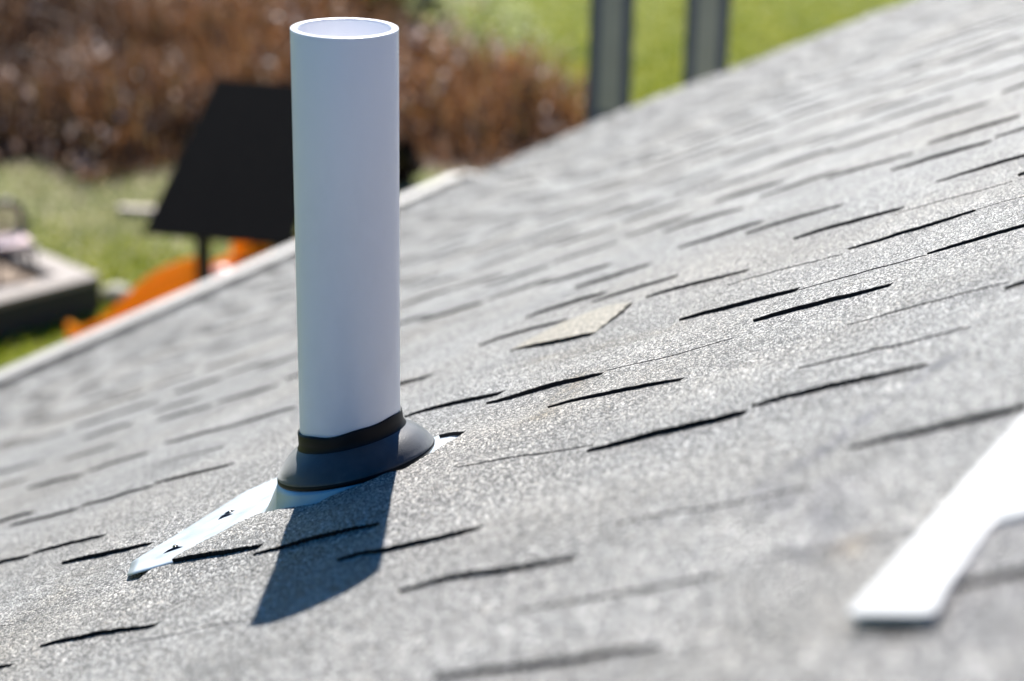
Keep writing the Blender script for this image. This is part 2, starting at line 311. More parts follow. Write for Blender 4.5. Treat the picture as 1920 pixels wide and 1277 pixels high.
def sheet(us, c, zfun, jag, tone, drop, sides, cut):
    """a grid sheet over the course c with a butt face and (for teeth) side faces"""
    global nv
    fine = -1.2 < us[0] < 2.2 or -1.2 < us[-1] < 2.2
    nseg = (44 if fine and abs(c) < 10 else 10)
    if cut: nseg = 90
    s = np.linspace(-.12, 1.0, nseg + 1)
    U, S = np.meshgrid(us, s, indexing='ij'); V = OFF + (c + S) * E0
    if jag:
        j = .0060 * vn(V, V * 0 + us[0] * 7, 17, 3) + .0030 * vn(V, V * 0 + us[0] * 5, 55, 2) + .0016 * (rng.random(V.shape) - .5)
        e = np.zeros_like(U); e[0] = 1; e[-1] = 1; U = U + j * e
    bj = .0012 * (rng.random(U.shape[0]) - .5) + .004 * vn(us, us * 0 + c * 3.7, 14, 2); V[:, -1] += bj
    W = zfun(U, V, S) + wave(U, V) + lift(U, V, c)
    n, m = U.shape; idx = np.arange(n * m).reshape(n, m) + nv
    pts = np.stack([U, V, W], -1).reshape(-1, 3); VV.append(pts); COL.append((stain(U, V) * np.array(tone)).reshape(-1, 4))
    q = np.stack([idx[:-1, :-1], idx[1:, :-1], idx[1:, 1:], idx[:-1, 1:]], -1).reshape(-1, 4)
    nv += n * m
    if cut:
        ins = inside(U, V, HOLE); k = (ins[:-1, :-1] & ins[1:, 1:]).ravel(); keep = ~k; q = q[keep]
        # skirt round the cut
        ed = {}
        for a, b_, c2, d in q.tolist():
            for e in ((a, b_), (b_, c2), (c2, d), (d, a)):
                kk = (min(e), max(e)); ed[kk] = None if kk in ed else e
        flat = ins.ravel(); off = nv - n * m
        b = [e for e in ed.values() if e and flat[e[0] - off] | flat[e[1] - off] or (e and 0)]
        b = [e for e in b if e]
        if b:
            lv = sorted({i for e in b for i in e}); mp = {v: nv + i for i, v in enumerate(lv)}
            low = pts[[i - off for i in lv]].copy(); low[:, 2] -= .0030; VV.append(low); COL.append(np.tile(tone, (len(lv), 1))); nv += len(lv)
            qs = np.array([(e[1], e[0], mp[e[0]], mp[e[1]]) for e in b]); FF.append(qs); MI.append(np.ones(len(qs), int))
    FF.append(q); MI.append(np.zeros(len(q), int))
    def strip(ids, dz, flip):
        global nv
        p0 = pts[ids - idx[0, 0]]; low = p0.copy(); low[:, 2] -= dz; VV.append(low); COL.append(np.tile(tone, (len(ids), 1)))
        li = np.arange(len(ids)) + nv; nv += len(ids)
        qq = np.stack([ids[:-1], ids[1:], li[1:], li[:-1]], -1) if not flip else np.stack([ids[1:], ids[:-1], li[:-1], li[1:]], -1)
        if cut:
            fl = ins.ravel()[ids - idx[0, 0]]; qq = qq[~(fl[:-1] & fl[1:])]
        FF.append(qq); MI.append(np.ones(len(qq), int))
    strip(idx[:, -1], drop, True)
    if sides: strip(idx[0], sides, True); strip(idx[-1], sides, False)
BRACK = {}
for c_ in range(-21, 31):
    cutting = c_ in (-1, 0)
    tb = lambda U, V, S: .0003 + .0032 * S
    rowtone = random.uniform(.93, 1.03)
    # base layer in shingle-long pieces
    p = U0 - random.uniform(0, .9)
    cuts = [U0]
    while p < U1:
        p += 1.0
        if U0 + .1 < p < U1 - .1: cuts.append(p)
    cuts.append(U1)
    for a, b in zip(cuts[:-1], cuts[1:]):
        t = rowtone * random.uniform(.89, 1.0)
        # split pieces so that the fine grid stays small
        segs = [a]
        for s_ in (-.17, .18):
            if cutting and a < s_ < b: segs.append(s_)
        segs.append(b)
        for a2, b2 in zip(segs[:-1], segs[1:]):
            sheet(ugrid(a2, b2, c_), c_, tb, False, (t, t, t, 1), .0040, 0, cutting and b2 > -.165 and a2 < .175)
    for a, b, tk in teeth[c_]:
        t = rowtone * random.uniform(.90, 1.08)
        ka, kb, kc = random.uniform(.35, 1), random.uniform(.45, 1), random.uniform(.4, .9)
        zf = lambda U, V, S, tk=tk, ka=ka, kb=kb, kc=kc: .0003 + .0032 * S + (.0017 + .0030 * np.sin(np.pi * np.clip(S * .96 + .02, 0, 1)) ** kc * (ka + (kb - ka) * S)) * tk
        sheet(ugrid(a, b, c_), c_, zf, True, (t, t, t, 1), .0078, .0052, cutting and b > -.165 and a < .175)
V_ = np.concatenate(VV); F_ = np.concatenate(FF); MI_ = np.concatenate(MI); COL_ = np.concatenate(COL)

# ---------------------------------------------------------------- house
house = tag(empty('house', (-.5, 3.5, 0)), 'house whose low sloped roof of grey asphalt shingles fills the picture', 'house')
HL = Matrix.Translation(-house.location)
def hpart(name, V, Fc, m, roofspace=True, **kw):
    o = mk(name, V, Fc, m, house, **kw)
    o.matrix_local = HL @ FR if roofspace else HL
    return o
roof = hpart('shingle_roof', V_, F_, [M_GRAN, M_EDGE], mi=MI_, col=COL_)
# deck under the shingles, other slope, ridge
b = MB(); b.slab([P(U0, VR, -.004), P(U0, VE - .012, -.004), P(U1 - .004, VE - .012, -.004), P(U1 - .004, VR, -.004)], .02)
o = b.build('roof_deck', M_PWOOD, house); o.matrix_local = HL
dh = Vector((-.8774, .4799, 0)); cs_, sn_ = .8967, .4425
ridge = P(0, VR, 0)
D2 = Vector((-dh.x * cs_, -dh.y * cs_, -sn_)); 
top = [ridge + Hh * U0, ridge + Hh * U1, ridge + Hh * U1 + D2 * 4.6, ridge + Hh * U0 + D2 * 4.6]
b = MB(); b.slab([top[0], top[3], top[2], top[1]][::-1] if (top[3] - top[0]).cross(top[2] - top[3]).z < 0 else [top[0], top[3], top[2], top[1]], .02)
o = b.build('rear_roof_slope', M_GRAN, house); o.matrix_local = HL
o.data.color_attributes.new('tint', 'FLOAT_COLOR', 'POINT').data.foreach_set('color', [1.0] * (4 * len(o.data.vertices)))
b = MB(); n2 = Vector((-Nn.x, -Nn.y, Nn.z))
for i in range(62):
    a = ridge + Hh * (U0 + i * .2); e = ridge + Hh * min(U0 + i * .2 + .22, U1)
    for sdv, nn in ((Dd, Nn), (D2, n2)):
        q = [a + nn * (.004 + .003), e + nn * (.010 + .003), e + nn * .013 + sdv * .15, a + nn * .007 + sdv * .15]
        if (q[1] - q[0]).cross(q[2] - q[1]).dot(nn) < 0: q = q[::-1]
        b.slab(q, .003)
o = b.build('ridge_cap', M_GRAN, house); o.matrix_local = HL
o.data.color_attributes.new('tint', 'FLOAT_COLOR', 'POINT').data.foreach_set('color', [1.0] * (4 * len(o.data.vertices)))
# walls: pentagon section run along the ridge direction
def sec(s, z): return lambda u: BASE + Hh * u + dh * s + Vector((0, 0, z))
se = VE * cs_ - .42; sr = VR * cs_; ze = -VE * sn_; s2 = sr - 4.6 * cs_ + .42
zw = lambda s: (-s / cs_ * sn_ if s > sr else -(sr / cs_) * sn_ - (sr - s) / cs_ * sn_) - .05
pts = [(se, -BASE.z), (se, zw(se)), (sr, zw(sr)), (s2, zw(s2)), (s2, -BASE.z)]
b = MB(); V = [sec(s, z)(U0 + .3) for s, z in pts] + [sec(s, z)(U1 - .3) for s, z in pts]
b.add(V, [(4, 3, 2, 1, 0), (5, 6, 7, 8, 9)] + [(i, i + 1, i + 6, i + 5) for i in range(4)])
o = b.build('wall', M_SIDING, house); o.matrix_local = HL
# fascia under the eave, gutter with a flat white lip ending before the far corner
def run(name, prof, u0, u1, m, n=1):
    b = MB(); us = np.linspace(u0, u1, n + 1); k = len(prof); V = []; F = []
    for u in us: V += [sec(s, z)(u) for s, z in prof]
    for i in range(n):
        for j in range(k): F.append((i * k + j, i * k + (j + 1) % k, (i + 1) * k + (j + 1) % k, (i + 1) * k + j))
    F += [tuple(range(k - 1, -1, -1)), tuple(range(n * k, n * k + k))]
    b.add(V, F); return b.build(name, m, None)
ev = VE * cs_; ez = -VE * sn_
fas = run('fascia', [(ev - .055, ez - .02), (ev - .035, ez - .03), (ev - .035, ez - .20), (ev - .055, ez - .20)], U0, U1, M_WHITE); fas.parent = house; fas.matrix_local = HL
gut = empty('gutter', (0, 0, 0)); gut.parent = house; gut.matrix_local = HL
gl = ez - .024
t1 = run('gutter', [(ev - .033, gl), (ev - .030, gl), (ev - .030, gl - .088), (ev + .085, gl - .088), (ev + .122, gl - .05), (ev + .128, gl - .006), (ev + .131, gl - .006), (ev + .125, gl - .052), (ev + .086, gl - .091), (ev - .033, gl - .091)], -3.5, 7.15, M_GUTSHADE)
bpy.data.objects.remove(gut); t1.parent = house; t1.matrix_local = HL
t2 = run('gutter_cover', [(ev + .108, gl + .002), (ev + .182, gl - .001), (ev + .182, gl - .016), (ev + .179, gl - .016), (ev + .179, gl - .004), (ev + .108, gl - .001)], -3.5, 7.15, M_GUT); t2.parent = t1
t3 = run('end_cap', [(ev - .036, gl + .012), (ev + .14, gl + .006), (ev + .134, gl - .05), (ev + .088, gl - .095), (ev - .036, gl - .095)], 7.155, 7.20, M_GUT); t3.parent = t1
rk = MB(); 
for w0, w1, uo in ((.000, -.15, .004),):
    rk.slab([P(U1 + uo, VR, -.006), P(U1 + uo, VE - .01, -.006), P(U1 + uo, VE - .01, w1), P(U1 + uo, VR, w1)], -.02)
o = rk.build('rake_board', M_WHITE, house); o.matrix_local = HL

# ---------------------------------------------------------------- pipe flashing
fl = tag(empty('pipe_flashing', tuple(P(0, 0, 0))), 'aluminium pipe flashing with a black rubber boot at the foot of the white pipe', 'flashing')
FLI = Matrix.Translation(-fl.location)
def fpart(name, V, F, m, smooth=True):
    o = mk(name, V, F, m, fl, smooth=smooth); o.matrix_local = FLI; return o
TILT = math.radians(16.0)
def ring(c, nrm, R, n=96, ph=0):
    nrm = nrm.normalized(); e1 = (Hh - nrm * Hh.dot(nrm)).normalized(); e2 = nrm.cross(e1)
    return [c + e1 * (R * math.cos(2 * math.pi * i / n)) + e2 * (R * math.sin(2 * math.pi * i / n)) for i in range(n)]
Z = Vector((0, 0, 1)); mt = Z * math.cos(TILT) + dh * math.sin(TILT)
def loft(rings, close=False):
    n = len(rings[0]); V = [p for r in rings for p in r]; k = len(rings)
    F = [(i * n + j, i * n + (j + 1) % n, (i + 1) * n + (j + 1) % n, (i + 1) * n + j) for i in range(k - 1) for j in range(n)]
    if close: F += [((k - 1) * n + j, (k - 1) * n + (j + 1) % n, (j + 1) % n, j) for j in range(n)]
    return V, F
CX = Rt * .005
# metal: flange sheet with a hole, rising into the cone
FZ = .0078
def fw(u, v):
    a = float(sm(v, .05, .105)); e = float(sm(u, .02, .09)); return ((.0022 + .004 * float(sm(v, -.15, -.05))) * (1 - e) + .0014 * e + float(wave(u, v))) * (1 - a) + a * (.0072 + .6 * float(wave(u, v)) + .0014 * float(sm(-u, .10, .15)))
n = 96; R0 = .083
FPOLY = [(-.148, -.15), (-.1425, .148), (-.139, .159), (-.085, .206), (.09, .206), (.118, .175), (.118, -.10), (.09, -.13)]
def flp(th, k):   # k 0 = outer rounded rectangle, 1 = cone foot
    cu, cv = .004, .004
    c, s = math.cos(th), math.sin(th); t = 9
    for (x0, y0), (x1, y1) in zip(FPOLY, FPOLY[1:] + FPOLY[:1]):
        ex_, ey_ = x1 - x0, y1 - y0; den = c * ey_ - s * ex_
        if abs(den) < 1e-9: continue
        tt = ((x0 - cu) * ey_ - (y0 - cv) * ex_) / den; uu_ = ((x0 - cu) * s - (y0 - cv) * c) / den
        if tt > 0 and -1e-6 <= uu_ <= 1 + 1e-6: t = min(t, tt)
    uu, vv_ = cu + c * t, cv + s * t
    uu = uu * (1 - k) + (cu + c * R0) * k; vv_ = vv_ * (1 - k) + (cv + s * R0) * k
    return uu, vv_
nA = 240
rings = []
for k in np.linspace(0, 1, 16):
    r = []
    for i in range(nA):
        u, v = flp(2 * math.pi * (i + .5) / nA, float(k)); z = fw(u, v)
        if k == 0: z -= .0009
        # shallow pressed bead round the cone
        z += .0012 * math.exp(-((k - .8) / .07) ** 2)
        r.append(P(u, v, z))
    rings.append(r)
RC = BASE + Z * .028 + CX; RR = .0700
top_r = ring(RC, mt, RR, nA, 0)
# align ring start with the flange start
def prm(p, c): q = p - c; return math.atan2(q.dot(Dd), q.dot(Hh))
i0 = min(range(nA), key=lambda i: abs(prm(top_r[i], RC) - math.pi / nA)); top_r = top_r[i0:] + top_r[:i0]
if abs(prm(top_r[5], RC) - prm(rings[-1][5], P(.004, .004))) > .3: top_r = [top_r[0]] + top_r[:0:-1]
foot = rings[-1]
for t in (.12, .3, .5, .75, 1.0):
    rings.append([foot[i].lerp(top_r[i], t) + Nn * (.0022 * math.sin(math.pi * t)) * (-.7) for i in range(nA)])
V, F = loft(rings)
V, F = list(V), list(F)
ob = fpart('metal_base', V, F, M_ALU)
sol = ob.modifiers.new('thickness', 'SOLIDIFY'); sol.thickness = .0009; sol.offset = 0
# rubber boot
prof = [(.0655, -.0035), (.0712, -.0038), (.0722, -.0022), (.0722, -.0002), (.0714, .0010), (.0712, .0022), (.0700, .0036), (.0682, .0068), (.0650, .0110), (.0610, .0152), (.0570, .0186), (.0530, .0212), (.0497, .0236), (.0480, .0262), (.0478, .0300), (.0476, .0370), (.0470, .0382), (.0452, .0384), (.0448, .0375), (.0448, .020)]
rr = []
for R_, z_ in prof:
    t = min(1, max(0, z_ / .034)); c = (BASE + CX * (1 - t)) + Z * (.0285 + z_); nrm = mt
    rg = ring(c, nrm, R_, 128)
    if z_ > .028:      # slack collar edge
        rg = [p + Z * (.0009 * math.sin(3 * 2 * math.pi * i / 128 + .8) + .0006 * math.sin(7 * 2 * math.pi * i / 128)) for i, p in enumerate(rg)]
    rr.append(rg)
V, F = loft(rr[:5]); fpart('rim', V, F, M_RUBC)
V, F = loft(rr[4:13]); boot = fpart('rubber_boot', V, F, M_RUB)
V, F = loft(rr[12:]); fpart('collar', V, F, M_RUBC)
def blob(u, v, su, sv, ang, seed):
    r_ = random.Random(seed); b = MB(); n_ = 26; V = []; F = []
    rad = [1 + .4 * math.sin(3 * 2 * math.pi * i / n_ + seed) + .22 * math.sin(5 * 2 * math.pi * i / n_ + 2 * seed) for i in range(n_)]
    for k, (f, z) in enumerate(((1, 0), (.85, .0008), (.45, .0022), (.05, .0026))):
        for i in range(n_):
            th = 2 * math.pi * i / n_; x = rad[i] * su * f * math.cos(th); y = rad[i] * sv * f * math.sin(th)
            uu = u + x * math.cos(ang) - y * math.sin(ang); v2 = v + x * math.sin(ang) + y * math.cos(ang)
            V.append(P(uu, v2, fw(uu, v2) + z))
    for k in range(3):
        for i in range(n_): F.append((k * n_ + i, k * n_ + (i + 1) % n_, (k + 1) * n_ + (i + 1) % n_, (k + 1) * n_ + i))
    F.append(tuple(range(3 * n_, 4 * n_)))
    return fpart('sealant_blob', V, F, M_SEAL)
blob(-.086, .147, .0085, .0020, 2.0, 1); blob(-.076, .155, .0040, .0024, 1.2, 7); blob(-.005, .153, .0075, .0046, 1.6, 4); blob(.006, .156, .0062, .0024, 2.3, 3)

# ---------------------------------------------------------------- vent pipe
pz = .4155; ro, ri = .04445, .0385
vp = MB(); n = 160; prof = [(ri, -.12), (ri, .05), (ri, .2), (ri, pz - .002), (ri + .0006, pz - .0004), (ri + .0014, pz), (ro - .0008, pz), (ro - .0002, pz - .0003), (ro, pz - .001), (ro, .3), (ro, .2), (ro, .1), (ro, -.12)]
rings = [[Vector((r_ * math.cos(2 * math.pi * i / n), r_ * math.sin(2 * math.pi * i / n), z_)) for i in range(n)] for r_, z_ in prof]
V, F = loft(rings[::-1])
pipe = mk('vent_pipe', V, F, M_PVC, smooth=True); pipe.location = BASE
tag(pipe, 'upright white plastic vent pipe rising from the shingle roof', 'pipe')

# ---------------------------------------------------------------- torn tan shingle scrap
pl = [(.492, .121), (.535, .117), (.583, .098), (.590, .045), (.560, -.014), (.495, -.028), (.432, -.034), (.440, -.005), (.448, .035), (.466, .075)]
pp = []
for i in range(len(pl)):
    a = np.array(pl[i]); b_ = np.array(pl[(i + 1) % len(pl)])
    for t in np.linspace(0, 1, 8, endpoint=False):
        q = a * (1 - t) + b_ * t + rng.normal(size=2) * .0012; pp.append(q)
cu_ = np.mean(pp, 0); Vt = []
zt = lambda u, v: .0050 + float(wave(u, v)) + .0015 * math.sin(30 * v)
for f in (1, .66, .33): Vt += [(q[0] * f + cu_[0] * (1 - f), q[1] * f + cu_[1] * (1 - f)) for q in pp]
k = len(pp); V = [P(u, v, zt(u, v)) for u, v in Vt] + [P(cu_[0], cu_[1], zt(*cu_))] + [P(q[0], q[1], zt(*q) - .0022) for q in pp]
F = [(i, (i + 1) % k, k + (i + 1) % k, k + i) for i in range(k)] + [(k + i, k + (i + 1) % k, 2 * k + (i + 1) % k, 2 * k + i) for i in range(k)] + [(2 * k + i, 2 * k + (i + 1) % k, 3 * k) for i in range(k)]
sidef = [((i + 1) % k, i, 3 * k + 1 + i, 3 * k + 1 + (i + 1) % k) for i in range(k)]
ob = mk('shingle_scrap', [v - P(.5, .04) for v in V], F + sidef, [M_PATCH, M_EDGE], mi=[0] * len(F) + [1] * len(sidef)); ob.location = P(.5, .04)
tag(ob, 'torn tan piece of bare shingle on the grey roof right of the pipe', 'shingle scrap')

# ---------------------------------------------------------------- white bracket lying near the camera
wb = MB(); zt_, th_ = .0086, .0045
out = [(-.580, -.7205), (-.598, -.7670), (-.574, -.7640), (-.498, -.7630), (-.494, -.81), (-.490, -1.02), (-.440, -1.02), (-.452, -.81), (-.456, -.7655), (-.02, -.752), (-.02, -.722), (-.333, -.7340), (-.473, -.7270)]
out = [(u, v) for u, v in out]; o2 = []
for i, (a, p, c) in enumerate(zip(out[-1:] + out[:-1], out, out[1:] + out[:1])):
    a, p, c = Vector(a), Vector(p), Vector(c); ra = min(.006, (a - p).length * .4); rc = min(.006, (c - p).length * .4)
    p0 = p + (a - p).normalized() * ra; p1 = p + (c - p).normalized() * rc
    for t in (0, .25, .5, .75, 1): q = p0.lerp(p, t).lerp(p.lerp(p1, t), t); o2.append((q.x, q.y))
out = o2
PW = [Vector(((u + 1.2477) * 1.0195 - 1.2477, (v + 1.07) * 1.0195 - 1.07, 0)) for u, v in out]
V = [P(p.x, p.y, zt_) for p in PW] + [P(p.x, p.y, zt_ - th_) for p in PW]; k = len(PW)
ctr = sum((p for p in V[:k]), Vector()) / k
tmp = MB().add([p - ctr for p in V], [tuple(range(k)), tuple(range(2 * k - 1, k - 1, -1))] + [(i, i + k, (i + 1) % k + k, (i + 1) % k) for i in range(k)])
ob = tmp.build('roof_bracket', M_WPLAST, None, bevel=.0016); ob.location = ctr
tag(ob, 'glossy white flat bracket with a side arm lying on the shingles near the camera', 'bracket')

# ---------------------------------------------------------------- vegetation builders
def blades(n, region, hfun, colfun, w0=.012, lean=.3, per=3, seeds=True):
    """n stalks as crossed thin ribbons with seed heads, all in one mesh"""
    x, y, z0 = region(n); h = hfun(x, y, n); col = colfun(x, y, n)
    V = []; Fc = []; Cc = []
    a = rng.random(n) * 6.283; dx, dy = np.cos(a), np.sin(a); la = rng.random(n) * 6.283; lm = np.abs(rng.normal(size=n)) * lean * h
    lx, ly = np.cos(la) * lm, np.sin(la) * lm
    ww = w0 * (.6 + rng.random(n))
    levels = [(0, 1.0), (.55, .9), (1.0, .35)]
    for t, wf in levels:
        cx = x + lx * t * t; cy = y + ly * t * t; cz = z0 + h * t * (1 - .12 * t)
        V.append(np.stack([cx - dx * ww * wf, cy - dy * ww * wf, cz], -1)); V.append(np.stack([cx + dx * ww * wf, cy + dy * ww * wf, cz], -1))
        Cc += [col, col]
    i = np.arange(n)
    for k in (0, 2): Fc.append(np.stack([i + k * n, i + (k + 1) * n, i + (k + 3) * n, i + (k + 2) * n], -1))
    return np.concatenate(V), np.concatenate(Fc), np.concatenate(Cc)
def leaves(c, rad, n, size, cols, flat=.0, shell=.5):
    c = np.array(c); d_ = rng.normal(size=(n, 3)); d_ /= np.linalg.norm(d_, axis=1)[:, None]
    r = (shell + (1 - shell) * rng.random(n)) ** .6
    lump = 1 + .22 * np.sin(d_[:, 0] * 5 + 1) * np.sin(d_[:, 1] * 4 + 2) + .2 * np.sin(d_[:, 2] * 6 + d_[:, 0] * 3)
    p = c + d_ * r[:, None] * lump[:, None] * np.array(rad); p[:, 2] = np.maximum(p[:, 2], .03)
    a = rng.normal(size=(n, 3)); a /= np.linalg.norm(a, axis=1)[:, None]; b = np.cross(a, rng.normal(size=(n, 3))); b /= np.linalg.norm(b, axis=1)[:, None]
    s = size * (.6 + .8 * rng.random(n))[:, None]
    V = np.concatenate([p - a * s, p - b * s * .5, p + a * s, p + b * s * .5]); i = np.arange(n); F = np.stack([i, i + n, i + 2 * n, i + 3 * n], -1)
    cols = np.array(cols); ci = cols[rng.integers(0, len(cols), n)] * (.7 + .6 * rng.random(n))[:, None]; ci = np.concatenate([ci, np.ones((n, 1))], 1)
    return V, F, np.concatenate([ci] * 4)
def shrub(label, loc, rad, n, size, cols, group=None, cat='shrub'):
    t = tag(empty('shrub', loc), label, cat, group)
    V, F, Cl = leaves((0, 0, rad[2] * .9), rad, n, size, cols); mk('foliage', V, F, M_LEAF, t, col=Cl)
    b = MB()
    for i in range(9):
        a = 6.283 * i / 9 + random.random(); e = Vector((math.cos(a) * rad[0] * .6, math.sin(a) * rad[1] * .6, rad[2] * random.uniform(.9, 1.4)))
        b.tube([(e.x * .05, e.y * .05, 0), e * .5 + Vector((0, 0, .05)), e], [.02, .014, .005], 6)
    b.build('stem', M_DWOOD, t, True)
    return t
# ---- dry brush: the field of dead stalks behind the lawn
def brush_region(n):
    x = rng.uniform(-15, 2.3, n * 3); y = rng.uniform(20.5, 37, n * 3)
    front = 21.0 + (x + 6) * .2 + .5 * np.sin(x * 1.7) + .3 * np.sin(x * 4.1)
    back = np.where(x < -2.4, 38, np.where(x < -1.2, 38 - (x + 2.4) / 1.2 * 12.0, 26 - (x + 1.2) * .9))
    ok = (y > front) & (y < back); ok &= (vn(x, y, .8, 0) > -.38)
    x, y = x[ok][:n], y[ok][:n]
    if len(x) < n: k = n - len(x); j = rng.integers(0, len(x), k); x = np.r_[x, x[j] + rng.normal(size=k) * .1]; y = np.r_[y, y[j] + rng.normal(size=k) * .1]
    return x, y, np.zeros(n)
def brush_h(x, y, n):
    left = 1 - sm(x, -3, 0)
    return (.75 + .55 * vn(x, y, .9, 1) + .3 * rng.random(n)) * (1 + .5 * left * sm(y, 23, 28)) * np.where(rng.random(n) < .1, 1.25, 1) * (.16 + .84 * sm(y - (21.0 + (x + 6) * .2 + .5 * np.sin(x * 1.7) + .3 * np.sin(x * 4.1)), .0, 1.9))
def brush_c(x, y, n):
    pal = np.array([(.29, .135, .055), (.36, .17, .07), (.21, .105, .045), (.085, .05, .032), (.28, .19, .08), (.46, .34, .27), (.17, .12, .10)])
    k = vn(x, y, .45, 2); dark = sm(-x, 3.5, 7.5) * .75
    pr = rng.random(n)
    i = np.where(pr < .30, 0, np.where(pr < .5, 1, np.where(pr < .66, 2, np.where(pr < .78, 3, np.where(pr < .88, 4, np.where(pr < .93, 5, 6))))))
    i = np.where((rng.random(n) < dark) & (i < 5), 3, i)
    c = pal[i] * (.75 + .5 * rng.random(n))[:, None] * (1 + .5 * k)[:, None]
    return np.c_[c, np.ones(n)]
V1, F1, C1 = blades(34000, brush_region, brush_h, brush_c, .016, .5)
# fluffy seed heads on some stalks
n = 5200; x, y, _ = brush_region(n); keep = vn(x, y, .55, 3) > -.02; x, y = x[keep], y[keep]; n = len(x); hz = brush_h(x, y, n) * 1.02
s = .034 * (.5 + rng.random(n)); a = rng.normal(size=(n, 3)); a /= np.linalg.norm(a, axis=1)[:, None]; b = np.cross(a, rng.normal(size=(n, 3))); b /= np.linalg.norm(b, axis=1)[:, None]
p = np.stack([x, y, hz], -1); V2 = np.concatenate([p - a * s[:, None] * 2, p - b * s[:, None], p + a * s[:, None] * 2, p + b * s[:, None]]); i = np.arange(n); F2 = np.stack([i, i + n, i + 2 * n, i + 3 * n], -1)
pc = np.array([(.62, .48, .42), (.50, .38, .32), (.42, .27, .19)])[rng.integers(0, 3, n)]; C2 = np.concatenate([np.c_[pc, np.ones(n)]] * 4)
br = mk('dry_brush', np.concatenate([V1, V2]), np.concatenate([F1, F2 + len(V1)]), M_DRY, col=np.concatenate([C1, C2]))
tag(br, 'field of tall brown dead stalks and seed heads beyond the lawn', 'brush', kind='stuff')
# loose twigs, leaves and clumps between the stalks
n = 24000; x, y, _ = brush_region(n); hz = brush_h(x, y, n) * rng.random(n) ** .6; s = .020 * (.4 + rng.random(n) ** 2 * 1.5)
a = rng.normal(size=(n, 3)); a /= np.linalg.norm(a, axis=1)[:, None]; b = np.cross(a, rng.normal(size=(n, 3))); b /= np.linalg.norm(b, axis=1)[:, None]; p = np.stack([x, y, hz], -1)
V3 = np.concatenate([p - a * s[:, None] * 1.5, p - b * s[:, None], p + a * s[:, None] * 1.5, p + b * s[:, None]]); i = np.arange(n); F3 = np.stack([i, i + n, i + 2 * n, i + 3 * n], -1)
c3 = brush_c(x, y, n); cl_ = vn(x, y, 1.1, 3)[:, None] > .16; c3[:, :3] = np.where(cl_ & (rng.random((n, 1)) < .5), np.array([[.46, .36, .31]]) * (.7 + .5 * rng.random((n, 1))), c3[:, :3])
ob = mk('brush_undergrowth', V3, F3, M_DRY, br, col=np.concatenate([c3] * 4))
# grass tufts standing in the lawn
def lawn_region(n):
    k = n // 2
    x = np.r_[rng.normal(-4.6, 3.0, k), rng.normal(4.0, 4.5, n - k)]; y = np.r_[21.6 - np.abs(rng.normal(0, 4.5, k)), 24.2 + np.abs(rng.normal(0, 7, n - k))]; x = np.where((y < 17) & (x > -2.5), -2.5 - rng.random(n) * 5, x); return x, y, np.zeros(n)
def lawn_c(x, y, n):
    pl_ = sm(y, 16.5, 20) * (y < 23); pal = np.array([(.22, .27, .008), (.30, .33, .015), (.15, .20, .006), (.38, .36, .06)]); p2 = np.array([(.26, .28, .10), (.45, .42, .24), (.18, .22, .07), (.55, .50, .36)])
    i = rng.integers(0, 4, n); pick = (rng.random(n) < pl_)[:, None]; c = np.where(pick, p2[i], pal[i]) * (.7 + .6 * rng.random(n))[:, None]; return np.c_[c, np.ones(n)]
V4, F4, C4 = blades(52000, lawn_region, lambda x, y, n: .03 + .05 * rng.random(n), lawn_c, .012, .5)
tag(mk('grass', V4, F4, M_LEAF, col=C4), 'short green and straw grass blades standing in the lawn', 'grass', kind='stuff')
# leaf litter and matted stems under the stalks
x, y, _ = brush_region(300)
M_MAT = mat('matted brown litter', rough=.95); N = NT(M_MAT); co = N.coord()
N.l(N.ramp(N.noise(co, 3.5, 8, .7), [(.3, (.10, .062, .045)), (.5, (.20, .135, .10)), (.72, (.36, .26, .21))]), N.b.inputs['Base Color']); bb = N.bump(N.noise(co, 9, 6, .7), .12, 1.0); N.l(bb.outputs[0], N.b.inputs['Normal'])
xs = np.linspace(-16, 2.3, 60); fr = 20.75 + (xs + 6) * .2 + .5 * np.sin(xs * 1.7) + .3 * np.sin(xs * 4.1); bk = np.where(xs < -2.4, 38, np.where(xs < -1.2, 38 - (xs + 2.4) / 1.2 * 12.0, 26 - (xs + 1.2) * .9)); bk = np.maximum(bk, fr + .2)
V = [(a, b_, .004) for a, b_ in zip(xs, fr)] + [(a, b_, .004) for a, b_ in zip(xs, bk)]; k = len(xs)
mk('litter_ground', V, [(i, i + 1, k + i + 1, k + i) for i in range(k - 1)], M_MAT)['kind'] = 'structure'
# shrubs
sage = [(.40, .45, .18), (.52, .55, .28), (.28, .34, .11), (.60, .60, .42)]
olive = [(.17, .20, .05), (.26, .26, .09), (.10, .12, .03), (.30, .24, .11)]
shrub('large pale sage green shrub right of the pipe top, behind the brown brush', (-.75, 27.2, 0), (1.15, .9, .80), 1500, .05, sage)
shrub('dark green shrub just right of the pipe top', (-1.75, 27.8, 0), (.75, .7, .75), 3600, .06, [(.05, .09, .015), (.10, .14, .03), (.03, .05, .01)])
shrub('olive low shrub at the brush edge, left of the first column', (.25, 25.0, 0), (.55, .4, .36), 900, .045, olive + sage[:1])
shrub('small dark brown shrub on the lawn, right of the middle of the pipe', (-1.32, 20.9, 0), (.22, .22, .3), 1500, .04, [(.03, .016, .01), (.06, .03, .018), (.018, .01, .008)])
